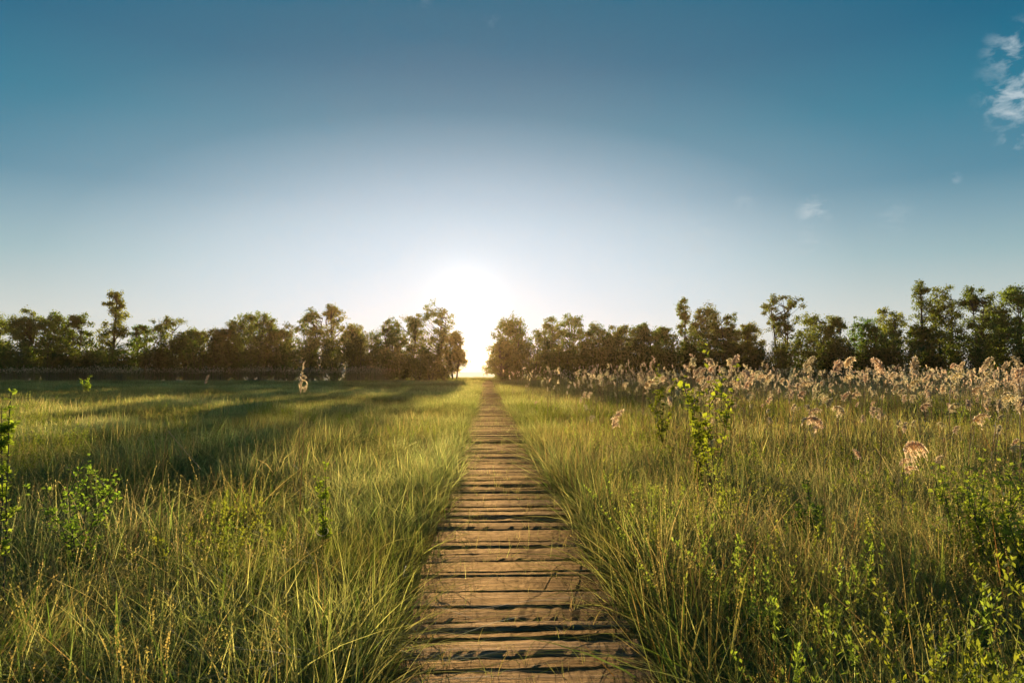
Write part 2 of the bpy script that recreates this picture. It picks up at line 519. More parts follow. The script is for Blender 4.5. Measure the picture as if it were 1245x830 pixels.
    for e in ends:
        k = int(S["lpc"] * 1.3 * r.uniform(0.5, 1.4))
        sub = r.integers(2, 5)
        sz = S["cl"] * r.uniform(0.7, 1.25) * (h / 11) ** 0.5
        cs = e + r.normal(0, sz * 0.45, (sub, 3)) * np.array([1, 1, .65])
        p = cs[r.integers(sub, size=k)] + r.normal(0, sz * 0.42, (k, 3)) * np.array([1, 1, .8])
        P.append(p)
        Cc.append(np.tile(base_col * r.uniform(0.75, 1.3), (k, 1)) * r.uniform(0.75, 1.3, (k, 1)))
    P = np.concatenate(P); Cc = np.concatenate(Cc)
    keep = (P[:, 2] > 0.25)
    P, Cc = P[keep], Cc[keep]
    D = r.normal(0, 1, P.shape); D[:, 2] -= 0.4
    N_ = r.normal(0, 1, P.shape)
    s = r.uniform(0.14, 0.29, len(P)) * (h / 11) ** 0.35
    leaves(cr, P, D, N_, s, s * 0.40, Cc, 0.3)
    cr.build("crown", M_leaf, root)
    return root


TREES = [
    # px, top row, half width px, style, distance offset, label
    (-42, 384, 24, "round", 0, "rounded dark tree cut by the picture's edge, end of the meadow tree line"),
    (-8, 381, 24, "round", 2, None),
    (30, 371, 22, "round", 0, "rounded dark tree, tallest of the clump before the spire-shaped tree"),
    (62, 376, 19, "round", 3, None),
    (97, 379, 15, "open", 1, "loose pointed olive tree close beside the spire-shaped tree over the meadow"),
    (139, 349, 20, "tall", 0, "tall spire-shaped tree rising above the tree line over the open meadow"),
    (171, 392, 15, "airy", 3, "thin see-through tree just past the spire-shaped tree, towards the gap"),
    (206, 379, 21, "open", 0, "rounded airy tree with bare gaps under its crown beyond the meadow"),
    (236, 399, 15, "round", 2, "low green tree in the dip of the meadow tree line"),
    (264, 397, 18, "dense", 0, None),
    (289, 384, 17, "round", 3, None),
    (315, 372, 23, "round", 0, "broad bright green domed tree behind the lone meadow reed"),
    (345, 393, 15, "round", 2, None),
    (379, 373, 19, "open", 0, "open crowned tree with sky holes, one of a pair above the meadow"),
    (406, 367, 16, "open", 2, "slim taller tree with a ragged top beside the open crowned one"),
    (437, 389, 21, "round", 0, "low rounded tree where the orange haze starts on the meadow side"),
    (472, 384, 20, "round", 2, None),
    (500, 381, 15, "open", 0, "open topped hazy orange tree second from the sunlit gap on the meadow side"),
    (528, 366, 23, "open", 1, "big hazy orange tree flanking the sunlit gap on the meadow side"),
    (553, 404, 11, "umbrella", -1, "low arching tree leaning into the sunlit gap over the path"),
    (624, 380, 25, "dense", 4, "dense domed orange tree flanking the sunlit gap on the reed side"),
    (612, 411, 13, "open", -6, "small sparkling leafy tree in front of the domed tree beside the gap"),
    (668, 385, 16, "open", 0, "loose golden tree next to the domed orange tree"),
    (694, 380, 20, "open", 2, "golden green tree with a lacy top on the reed side of the gap"),
    (726, 390, 18, "round", 0, None),
    (752, 391, 18, "round", 2, None),
    (779, 388, 20, "round", 0, None),
    (805, 394, 13, "open", 2, "small loose tree filling the dip before the twin peaked trees"),
    (832, 362, 14, "tall", 0, "narrow pointed tree, first of the twin peaks above the leafy sapling"),
    (857, 366, 18, "round", 2, "fuller rounded tree, second of the twin peaks above the leafy sapling"),
    (884, 381, 14, "open", 0, "slim open tree between the twin peaks and the umbrella-shaped tree"),
    (909, 391, 20, "umbrella", 1, "umbrella-shaped tree with bare stems and a flat drooping crown"),
    (951, 357, 26, "airy", 0, "airy vase-shaped tree with bare spreading limbs above the reed bed"),
    (990, 376, 20, "open", 2, "open leafy tree next to the airy vase-shaped one"),
    (1014, 381, 13, "open", 0, "slim lacy tree sloping down to the dip above the reed bed"),
    (1037, 384, 6, "sprig", 3, "thin wispy treetop poking up in the dip above the reed bed"),
    (1055, 388, 20, "dense", 0, "dense dark domed tree past the wispy treetop"),
    (1080, 371, 19, "open", 2, "broad green tree leaning on the tallest tree of the reed side"),
    (1121, 331, 17, "tall", 0, "tallest tree of the reed side, pointed with a ragged spire"),
    (1149, 345, 20, "open", 2, "tall open tree directly past the pointed spire"),
    (1183, 347, 23, "umbrella", 0, "tall tree with a broad cap of leaves on bare crossing stems"),
    (1208, 357, 14, "open", 3, "narrower tree filling the notch near the end of the tall reed-side trees"),
    (1233, 343, 21, "umbrella", 0, "tall broad-capped tree last but one of the reed-side row"),
    (1268, 342, 24, "round", 2, None),
    (1310, 350, 26, "round", 1, None),
]
SHARED_L = "rounded dark green tree merging into its neighbours along the meadow tree line"
SHARED_R = "rounded dark green tree merging into its neighbours along the reed-side tree line"
for k, (px, top, hwp, style, dy, lab) in enumerate(TREES):
    Y = 110.0 + dy
    X, zt = at(px, Y, top)
    hw = hwp / F * Y * 1.36
    grp = None
    if lab is None:
        lab = SHARED_L if px < 590 else SHARED_R
        grp = "rounded trees of the meadow tree line" if px < 590 else "rounded trees of the reed-side tree line"
    make_tree("tree", lab, X, Y, zt, hw, style, 100 + k, grp)


def make_shrub(X, Y, h, hw, seed, label, group):
    r = np.random.default_rng(seed)
    root = thing("shrub", label, "shrub", (X, Y, 0), 0, group)
    st = MB(); fo = MB()
    nb = 13
    ends = []
    for b in range(nb):
        a = r.uniform(0, PI2); rad = hw * math.sqrt(r.random())
        e = np.array([math.cos(a) * rad, math.sin(a) * rad * 0.8, h * r.uniform(0.5, 1.0) * (1 - 0.35 * (rad / hw) ** 2)])
        t = np.linspace(0, 1, 5)[:, None]
        b0 = np.array([math.cos(a) * 0.2, math.sin(a) * 0.2, -0.1])
        pts = b0 * (1 - t) + e * t + np.array([0, 0, .4]) * (t * (1 - t))
        tube(st, pts, np.linspace(0.06, 0.012, 5), 4)
        for f in (0.25, 0.45, 0.65, 0.85, 1.0):
            ends.append(pts[0] * (1 - f) + pts[-1] * f)
    st.build("stem", M_bark, root)
    ends = np.array(ends)
    k = 3000
    p = ends[r.integers(len(ends), size=k)] + r.normal(0, 0.38, (k, 3))
    p = p[p[:, 2] > 0.1]
    bc = TREE_G * r.uniform(0.7, 1.05)
    c = bc * r.uniform(0.7, 1.3, (len(p), 1))
    D = r.normal(0, 1, p.shape)
    s = r.uniform(0.16, 0.32, len(p))
    leaves(fo, p, D, r.normal(0, 1, p.shape), s, s * 0.42, c, 0.3)
    fo.build("foliage", M_leaf, root)
    return root


kk = 0
px = -70.0
while px < 1330:
    if not (548 < px < 606):
        Y = 106.0 + rng.uniform(-1.5, 3)
        top = (410 if px < 590 else 404) + rng.normal(0, 7)
        if 130 < px < 160 or 60 < px < 110: top += 6
        if 225 < px < 430: top -= 6
        if 430 <= px < 548: top += 6
        X, zt = at(px, Y, top)
        side = px < 590
        make_shrub(X, Y, zt, rng.uniform(2.2, 3.2), 500 + kk,
                   "dark shadowed shrub at the foot of the meadow tree line" if side else "dark shadowed shrub at the foot of the trees behind the reed bed",
                   "understorey shrubs of the meadow tree line" if side else "understorey shrubs behind the reed bed")
        kk += 1
    px += rng.uniform(13, 19)

# ------------------------------------------------------------------ grass and herb prototypes
GREEN = np.array([0.085, 0.115, 0.030])
LUSH = np.array([0.130, 0.150, 0.055])
YEL = np.array([0.265, 0.25, 0.12])
DRY = np.array([0.30, 0.225, 0.115])
RUST = np.array([0.20, 0.095, 0.045])


def blades(mb, r, n, rad, h0, h1, w, lean, bend, k, cols, probs, tip=1.25):
    a = r.uniform(0, PI2, n); rr = rad * np.sqrt(r.random(n))
    base = np.stack([np.cos(a) * rr, np.sin(a) * rr, np.zeros(n) - 0.03], 1)
    h = r.uniform(h0, h1, n)
    az = r.uniform(0, PI2, n)
    d = np.stack([np.cos(az), np.sin(az), np.zeros(n)], 1)
    ln = np.abs(r.normal(0, lean, n)); bd = np.abs(r.normal(0, bend, n))
    t = np.linspace(0, 1, k)
    hor = h[:, None] * (ln[:, None] * t + bd[:, None] * t ** 2.2)
    ver = h[:, None] * (t - np.clip(bd[:, None], 0, 1.3) * 0.42 * t ** 2.6) / np.sqrt(1 + ln[:, None] ** 2)
    P = base[:, None, :] + d[:, None, :] * hor[:, :, None]
    P[:, :, 2] += ver
    wa = az + math.pi / 2 + r.normal(0, 0.7, n)
    Wd = np.stack([np.cos(wa), np.sin(wa), r.normal(0, .25, n)], 1)
    wid = (w * r.uniform(0.6, 1.3, n))[:, None] * (0.55 + 0.45 * np.sin(np.pi * np.clip(t * 0.8 + 0.2, 0, 1)))[None, :] * np.clip((1.03 - t) * 2.2, 0.04, 1)[None, :]
    ci = r.choice(len(cols), n, p=probs)
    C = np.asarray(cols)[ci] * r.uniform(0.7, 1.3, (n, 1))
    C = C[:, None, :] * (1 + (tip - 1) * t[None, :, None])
    ribbons(mb, P, unit(Wd), wid, C)
    return P


def seedheads(mb, r, n, rad, h0, h1, col, w=0.0016, big=1.0, lean=.25):
    """thin flowering stems with a spikelet head"""
    P = blades(mb, r, n, rad, h0, h1, w, lean, 0.22, 6, [DRY * 0.8, YEL], [.6, .4])
    m = 18
    f = np.linspace(0.70, 1.0, m)
    idx = f * (P.shape[1] - 1)
    i0 = np.clip(np.floor(idx).astype(int), 0, P.shape[1] - 2)
    fr = (idx - i0)[None, :, None]
    Q = P[:, i0] * (1 - fr) + P[:, i0 + 1] * fr
    T = unit(P[:, -1] - P[:, -2])[:, None, :] + r.normal(0, 0.35, (n, m, 3))
    L = r.uniform(0.007, 0.013, n * m) * big
    leaves(mb, Q.reshape(-1, 3), T.reshape(-1, 3), r.normal(0, 1, (n * m, 3)), L, L * 0.28, np.tile(col, (n * m, 1)) * r.uniform(.7, 1.3, (n * m, 1)))


def herb(mb, r, n, rad, h0, h1, leafL, col, tiers=9, per=3):
    """leafy weed stems with leaves in tiers"""
    for s in range(n):
        a = r.uniform(0, PI2); q = rad * math.sqrt(r.random())
        h = r.uniform(h0, h1)
        az = r.uniform(0, PI2); ln = abs(r.normal(0, 0.30))
        t = np.linspace(0, 1, 5)
        pts = np.stack([math.cos(a) * q + math.cos(az) * ln * h * t ** 1.5, math.sin(a) * q + math.sin(az) * ln * h * t ** 1.5, h * t - .02], 1)
        tube(mb, pts, np.linspace(0.003, 0.0012, 5), 3, col * 0.8)
        m = tiers * per
        f = 1 - .85 * r.random(m) ** 1.4
        # short side shoots carry most of the leaves off the main stem
        so = r.uniform(0, .07, m) * (1.15 - f)
        sa = r.integers(0, 5, m) * 1.3 + r.normal(0, .2, m)
        Pp = np.stack([np.interp(f, t, pts[:, c]) for c in range(3)], 1) + np.stack([np.cos(sa) * so, np.sin(sa) * so, so * .8], 1)
        la = r.uniform(0, PI2, m)
        el = 0.15 + 0.9 * f ** 2 + r.normal(0, 0.2, m)
        D = np.stack([np.cos(la) * np.cos(el), np.sin(la) * np.cos(el), np.sin(el)], 1)
        L = leafL * r.uniform(0.6, 1.2, m) * (0.65 + 0.5 * np.sin(np.pi * f * 0.9))
        leaves(mb, Pp, D, np.tile([0, 0, 1.0], (m, 1)) + r.normal(0, .25, (m, 3)), L, L * 0.24, col * r.uniform(.75, 1.3, (m, 1)), 0.35)


def protos(name, n, fn, mat):
    c = bpy.data.collections.new(name + "_sources")
    for k in range(n):
        mb = MB()
        fn(mb, np.random.default_rng(hash_seed(name) + k))
        o = mb.build("%s_tuft.%03d" % (name, k), mat, None, link=False)
        c.objects.link(o)
    return c


def hash_seed(s):
    v = 0
    for ch in s:
        v = (v * 31 + ord(ch)) % 1000003
    return v


def scatter(name, label, cat, coll, pts, rot, scl, idx, mat):
    """one stuff object: tufts set on points by geometry nodes"""
    me = bpy.data.meshes.new(name)
    n = len(pts)
    me.vertices.add(n)
    me.vertices.foreach_set("co", np.asarray(pts, np.float32).ravel())
    a = me.attributes.new("rot", "FLOAT_VECTOR", "POINT"); a.data.foreach_set("vector", np.asarray(rot, np.float32).ravel())
    a = me.attributes.new("scl", "FLOAT_VECTOR", "POINT"); a.data.foreach_set("vector", np.asarray(scl, np.float32).ravel())
    a = me.attributes.new("idx", "INT", "POINT"); a.data.foreach_set("value", np.asarray(idx, np.int32))
    P_ = np.asarray(pts)
    tone = (vnoise(P_[:, 0], P_[:, 1], 1.7, hash_seed(name)) - .5) * .55 + (vnoise(P_[:, 0], P_[:, 1], 6.0, hash_seed(name) + 1) - .5) * .45
    a = me.attributes.new("tone", "FLOAT", "POINT"); a.data.foreach_set("value", np.asarray(tone, np.float32))
    me.materials.append(mat)
    o = bpy.data.objects.new(name, me)
    COL.objects.link(o)
    ng = bpy.data.node_groups.new(name + "_scatter", "GeometryNodeTree")
    ng.interface.new_socket("Geometry", in_out="INPUT", socket_type="NodeSocketGeometry")
    ng.interface.new_socket("Geometry", in_out="OUTPUT", socket_type="NodeSocketGeometry")
    N, L = ng.nodes, ng.links
    gi, go = N.new("NodeGroupInput"), N.new("NodeGroupOutput")
    ci = N.new("GeometryNodeCollectionInfo"); ci.inputs["Collection"].default_value = coll
    ci.inputs["Separate Children"].default_value = True; ci.inputs["Reset Children"].default_value = True
    ip = N.new("GeometryNodeInstanceOnPoints"); ip.inputs["Pick Instance"].default_value = True
    def named(nm, ty):
        x = N.new("GeometryNodeInputNamedAttribute"); x.data_type = ty; x.inputs["Name"].default_value = nm
        return x.outputs["Attribute"]
    L.new(gi.outputs[0], ip.inputs["Points"]); L.new(ci.outputs[0], ip.inputs["Instance"])
    L.new(named("idx", "INT"), ip.inputs["Instance Index"])
    L.new(named("rot", "FLOAT_VECTOR"), ip.inputs["Rotation"])
    L.new(named("scl", "FLOAT_VECTOR"), ip.inputs["Scale"])
    L.new(ip.outputs[0], go.inputs[0])
    md = o.modifiers.new("scatter", "NODES"); md.node_group = ng
    return tag(o, label, cat, None, "stuff")


def wedge(bands, seed, slope=0.92, margin=3.5):
    """random ground points per distance band (y0, y1, per square metre)"""
    r = np.random.default_rng(seed)
    out = []
    for y0, y1, dens in bands:
        ym = y1 * slope + margin
        n = int((y1 - y0) * 2 * ym * dens)
        x = r.uniform(-ym, ym, n); y = r.uniform(y0, y1, n)
        k = np.abs(x) < np.maximum(y, 0) * slope + margin
        out.append(np.stack([x[k], y[k]], 1))
    return np.concatenate(out)


def off_path(p, m=0.66):
    return (np.abs(p[:, 0] - PX) > m) | (p[:, 1] > P_END + 0.5)


def finish(p, seed, s0, s1, nidx, tilt=0.08, hum=0.35, humscale=1.3):
    r = np.random.default_rng(seed)
    n = len(p)
    z = (vnoise(p[:, 0], p[:, 1], 9, 3) - 0.5) * 0.10 - 0.03
    pts = np.column_stack([p, z])
    rot = np.column_stack([r.normal(0, tilt, n), r.normal(0, tilt, n), r.uniform(0, PI2, n)])
    h = 1 + hum * 2 * (vnoise(p[:, 0], p[:, 1], humscale, seed) * .6 + vnoise(p[:, 0], p[:, 1], humscale * 4, seed + 1) * .4 - 0.5)
    s = r.uniform(s0, s1, n) * h
    return pts, rot, np.column_stack([s, s, s * r.uniform(0.85, 1.15, n)]), r.integers(nidx, size=n)


def f_meadow_near(mb, r):  # foreground shade put into the colours: darker blades than the far sward
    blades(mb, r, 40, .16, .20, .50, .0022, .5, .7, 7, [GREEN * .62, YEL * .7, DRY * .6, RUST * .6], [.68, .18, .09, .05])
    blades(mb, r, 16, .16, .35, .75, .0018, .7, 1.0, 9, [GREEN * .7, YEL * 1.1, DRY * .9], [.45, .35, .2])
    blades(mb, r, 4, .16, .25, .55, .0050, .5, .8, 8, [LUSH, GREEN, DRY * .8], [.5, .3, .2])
    if r.random() < .6:
        seedheads(mb, r, 2, .14, .45, .72, DRY)


def f_meadow_far(mb, r):
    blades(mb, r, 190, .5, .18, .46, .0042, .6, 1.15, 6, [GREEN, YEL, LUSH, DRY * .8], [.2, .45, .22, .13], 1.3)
    blades(mb, r, 8, .5, .40, .55, .004, .2, .3, 4, [DRY, YEL], [.5, .5])


def f_lush(mb, r):
    blades(mb, r, 60, .15, .30, .62, .0034, .28, .75, 8, [LUSH, GREEN * .7, YEL * 1.3], [.36, .19, .45], 1.3)
    blades(mb, r, 16, .12, .40, .72, .0022, .4, 1.1, 9, [YEL * 1.15, DRY * .9], [.7, .3])


def f_tall_near(mb, r):  # near colours scaled down to carry the foreground's shade
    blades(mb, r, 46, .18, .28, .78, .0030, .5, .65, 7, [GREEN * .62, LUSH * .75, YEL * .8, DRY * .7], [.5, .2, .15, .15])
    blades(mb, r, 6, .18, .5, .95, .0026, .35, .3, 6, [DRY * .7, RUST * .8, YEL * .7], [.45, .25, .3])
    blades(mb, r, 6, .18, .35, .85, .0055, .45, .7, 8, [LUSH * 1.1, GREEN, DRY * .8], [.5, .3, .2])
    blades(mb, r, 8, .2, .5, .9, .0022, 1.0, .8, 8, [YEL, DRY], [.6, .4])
    seedheads(mb, r, 4, .16, .6, .95, DRY)


def f_tall_far(mb, r):
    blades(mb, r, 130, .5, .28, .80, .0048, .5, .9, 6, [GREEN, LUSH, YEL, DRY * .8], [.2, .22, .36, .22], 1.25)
    blades(mb, r, 16, .5, .6, 1.0, .0042, .12, .2, 4, [DRY * .8, RUST * .8, YEL], [.5, .2, .3])


def f_herb(mb, r):
    herb(mb, r, 6, .16, .32, .80, .026, LUSH * np.array([1.35, 1.3, .75]), 13, 4)


# left meadow + general carpet
def region_left(p):
    return p[:, 0] < PX


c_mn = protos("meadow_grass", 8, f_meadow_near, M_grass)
c_mf = protos("meadow_sward", 6, f_meadow_far, M_grass)
c_lu = protos("lush_grass", 8, f_lush, M_grass)
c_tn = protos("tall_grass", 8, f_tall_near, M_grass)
c_tf = protos("tall_sward", 6, f_tall_far, M_grass)
c_he = protos("leafy_weed", 8, f_herb, M_herb)

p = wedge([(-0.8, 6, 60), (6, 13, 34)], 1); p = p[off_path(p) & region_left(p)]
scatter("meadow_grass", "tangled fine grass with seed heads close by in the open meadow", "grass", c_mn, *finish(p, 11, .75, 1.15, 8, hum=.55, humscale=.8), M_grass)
p = wedge([(9, 30, 9), (30, 60, 4.0), (60, 104, 2.0)], 2); p = p[off_path(p, .9) & region_left(p)]
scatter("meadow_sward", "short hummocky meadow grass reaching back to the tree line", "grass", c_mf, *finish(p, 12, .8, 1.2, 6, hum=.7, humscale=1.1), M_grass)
p = wedge([(104, 150, .8)], 22, 0.1, 12); p = p[off_path(p)]
scatter("field_grass", "pale grass of the far field seen through the tree gap", "grass", c_mf, *finish(p, 22, .8, 1.3, 6), M_grass)

r = np.random.default_rng(33)
p = np.stack([r.uniform(-4.6, 1.8, 150), r.uniform(101, 105.6, 150)], 1); p = p[off_path(p)]
f_ = finish(p, 23, 1.2, 1.9, 8, hum=.2)
scatter("rank_grass", "rank pale grass crowding the far end of the boardwalk in the tree gap", "grass", c_lu, *f_, M_grass)

# lush fringe along both edges of the boardwalk
r = np.random.default_rng(31)
def fringe(n, y0, y1, side):
    y = y0 + (y1 - y0) * r.random(n) ** 1.6
    d = np.abs(r.normal(0, .75 + .01 * y, n)) + (np.where(y < 7, .16, .05) if side < 0 else .12)
    return np.stack([PX + side * (PW / 2 + d), y], 1)
p = np.concatenate([fringe(2600, -2.5, 60, -1), fringe(2300, -2.5, 60, 1)])
scatter("lush_grass", "pale green lush grass leaning over both edges of the boardwalk", "grass", c_lu, *finish(p, 13, .75, 1.1, 8, tilt=.14, hum=.3), M_grass)

# right side
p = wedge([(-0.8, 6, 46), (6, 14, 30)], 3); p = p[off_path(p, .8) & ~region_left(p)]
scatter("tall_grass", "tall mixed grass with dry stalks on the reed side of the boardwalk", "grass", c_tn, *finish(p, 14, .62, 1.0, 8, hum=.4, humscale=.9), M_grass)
p = wedge([(10, 30, 8), (30, 60, 3.4), (60, 104, 1.6)], 4); p = p[off_path(p, .9) & ~region_left(p)]
sc_ = finish(p, 15, .8, 1.2, 6, hum=.45, humscale=1.5)
edge = np.clip((p[:, 0] - 1.2) / 5.0, 0, 1)
sc_[2][:, 2] *= (.55 + .25 * edge)
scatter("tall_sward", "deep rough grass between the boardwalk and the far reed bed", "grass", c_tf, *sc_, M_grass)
p = wedge([(1, 7, 6.5), (7, 26, 5.0)], 5); p = p[off_path(p, 1.0) & ((p[:, 0] > 0) | (vnoise(p[:, 0], p[:, 1], 1.8, 9) > .74))]
scatter("leafy_weed", "small leafy green weeds growing up through the grass", "weeds", c_he, *finish(p, 16, .7, 1.15, 8, hum=.3), M_herb)


# blades and sprouts between the sleepers
def f_sprout(mb, r):
    blades(mb, r, 5, .03, .05, .16, .0016, .5, .7, 6, [YEL, LUSH, DRY], [.4, .3, .3])
    blades(mb, r, 3, .03, .10, .26, .0012, .2, .6, 6, [DRY, YEL], [.5, .5])
    if r.random() < .4:
        blades(mb, r, 2, .05, .12, .22, .0012, 1.6, .4, 6, [DRY, YEL], [.6, .4])
c_sp = protos("deck_sprout", 8, f_sprout, M_grass)
r = np.random.default_rng(41)
n = 900
p = np.stack([PX + r.uniform(-PW / 2 + .02, PW / 2 - .02, n), 1 + 34 * r.random(n) ** 1.6], 1)
f_ = finish(p, 17, .6, 1.2, 8, hum=0)
f_[0][:, 2] = DZ - .03
scatter("deck_sprouts", "thin grass sprouts poking up between the boardwalk sleepers", "grass", c_sp, *f_, M_grass)

# ------------------------------------------------------------------ reeds
PLUME = np.array([0.68, 0.55, 0.355])
STALK = np.array([0.30, 0.23, 0.11])


def reed_parts(r, h=1.5, strands=46, plume=0.26, droop=1.0, leaf=4, wide=1.0, sl=.62):
    st, le, pl = MB(), MB(), MB()
    t = np.linspace(0, 1, 7)
    ln = r.normal(0, .05)
    pts = np.stack([ln * h * t ** 1.6 + r.normal(0, .004, 7), np.zeros(7), h * t], 1)
    pts[0, 2] = -.05
    tube(st, pts, np.linspace(0.0042, 0.002, 7) * wide, 5, STALK)
    top, dr = pts[-1], unit(pts[-1] - pts[-2])
    # rachis arching to +x
    k = 8
    u = np.linspace(0, 1, k)
    ra = top + np.stack([plume * droop * 0.55 * u ** 1.7, 0 * u, plume * (u - 0.42 * droop * u ** 2.4)], 1)
    tube(pl, ra, np.linspace(.0022, .0008, k) * wide, 3, PLUME * .8)
    f = r.uniform(0.0, 1.0, strands)
    b = np.stack([np.interp(f, u, ra[:, c]) for c in range(3)], 1)
    az = r.normal(0, .9, strands)
    L = plume * sl * r.uniform(.45, 1.0, strands) * (1.05 - .55 * f)
    m = 5
    v = np.linspace(0, 1, m)
    d0 = unit(np.stack([np.cos(az) * .55, np.sin(az) * .45, np.full(strands, .9)], 1))
    P = b[:, None, :] + d0[:, None, :] * (L[:, None, None] * v[None, :, None])
    P[:, :, 2] -= droop * (L * r.uniform(.5, 1.2, strands))[:, None] * v[None, :] ** 2
    P[:, :, 0] += .25 * droop * (L[:, None]) * v[None, :] ** 2
    Wd = unit(r.normal(0, 1, (strands, 3)))
    wid = (0.0032 * wide * r.uniform(.6, 1.4, strands))[:, None] * np.array([.4, .9, 1.2, 1.0, .2])[None, :]
    C = np.tile(PLUME, (strands, 1)) * r.uniform(.65, 1.25, (strands, 1))
    ribbons(pl, P, Wd, wid, np.repeat(C[:, None, :], m, 1))
    # spikelets fuzz
    nfz = strands * 3
    si = r.integers(strands, size=nfz); vi = r.integers(1, m, size=nfz)
    leaves(pl, P[si, vi], P[si, vi] - P[si, vi - 1] + r.normal(0, .01, (nfz, 3)), r.normal(0, 1, (nfz, 3)), .022 * wide ** .5, .0032 * wide, C[si] * r.uniform(.8, 1.3, (nfz, 1)))
    # leaves on the stalk
    for q in range(leaf):
        z = h * r.uniform(.25, .8)
        a = r.uniform(0, PI2)
        L_ = r.uniform(.18, .38)
        w_ = np.linspace(0, 1, 6)
        P = np.array([ln * z, 0, z]) + np.stack([math.cos(a) * L_ * w_ * .8, math.sin(a) * L_ * w_ * .8, L_ * (w_ * .75 - .75 * w_ ** 2.2)], 1)
        c_ = [STALK, DRY, YEL * .8][r.integers(3)] * r.uniform(.7, 1.2)
        ribbons(le, P[None], np.array([[-math.sin(a), math.cos(a), 0.]]), (0.006 * wide * np.array([.6, 1, 1, .8, .5, .05]))[None], np.tile(c_, (1, 6, 1)))
    return st, le, pl


RP = []
for k in range(10):
    r = np.random.default_rng(900 + k)
    st, le, pl = reed_parts(r, r.uniform(1.3, 1.6), 80, r.uniform(.18, .28), r.uniform(.5, 1.5), 4, 1.6, .6)
    RP.append([x.build(nm, mt, link=False).data for x, nm, mt in ((st, "stalk", M_plume), (le, "foliage", M_plume), (pl, "plume", M_plume))])


def put_reed(proto, x, y, s, rz, label, group=None, tilt=(0, 0), meshes=None):
    t = thing("plume_reed", label, "reed", (x, y, -.02), rz, group)
    t.scale = (s, s, s)
    t.rotation_euler = (tilt[0], tilt[1], rz)
    for nm, me in zip(("stalk", "foliage", "plume"), meshes or RP[proto]):
        o = bpy.data.objects.new(nm, me)
        COL.objects.link(o); o.parent = t
    return t


def reed_density(x, y):
    """0..1, where the reed bed stands"""
    edge = np.interp(y, [4, 6, 8, 12, 25, 60, 104], [3.4, 2.4, 1.7, 1.3, 1.2, 1.4, 1.8])
    return np.clip((x - edge) / 4.0, 0, 1) ** .8 * (0.35 + .65 * (vnoise(x, y, 2.5, 77) > .36))


p = wedge([(5.0, 9, 2.6), (9, 16, 3.0), (16, 32, 1.6), (32, 60, .55), (60, 103, .25)], 51, .84, 1.5)
r = np.random.default_rng(52)
p = p[r.random(len(p)) < reed_density(p[:, 0], p[:, 1])]
p = p[np.argsort(p[:, 1])]
NI = 262
for k, (x, y) in enumerate(p[:NI]):
    s = r.uniform(.56, 1.14) * (0.9 if y < 8 else 1)
    put_reed(r.integers(10), x, y, s, r.normal(.3, 1.0), "tan plume-topped reed standing among the nearer reeds beyond the rough grass", "nearer plume reeds of the reed bed", (r.normal(0, .06), r.normal(0, .07)))
# the rest of the bed: clumps of several reeds
def f_reed(mb, r):
    for q in range(3):
        st, le, pl = reed_parts(r, r.uniform(1.25, 1.65), 22, r.uniform(.16, .25), r.uniform(.3, 1.3), 3, 2.0, .5)
        off = np.array([*r.normal(0, .6, 2), 0.])
        a = r.normal(.3, 1.0)
        Rm = np.array([[math.cos(a), math.sin(a), 0], [-math.sin(a), math.cos(a), 0], [0, 0, 1]])
        for m_ in (st, le, pl):
            V, Q, T, C = m_.arrays()
            mb.add(V @ Rm + off, Q, T, C)
c_re = protos("reed_clump", 8, f_reed, M_plume)
p2 = p[NI:]
f_ = finish(p2, 53, .62, 1.14, 8, tilt=.07, hum=.12)
scatter("reed_bed", "dense bed of tan plume-topped reeds reaching back to the trees", "reeds", c_re, *f_, M_plume)
# dull strip of reeds under the trees beyond the meadow
r = np.random.default_rng(54)
n = 1500
p = np.stack([r.uniform(-98, -14, n), r.uniform(96, 104, n)], 1)
scatter("reed_strip", "dull strip of shaded reeds along the foot of the trees beyond the meadow", "reeds", c_re, *finish(p, 55, 1.0, 1.25, 8, hum=.1), M_plume)
# small plumed reeds thinning out along the boardwalk side
r = np.random.default_rng(56)

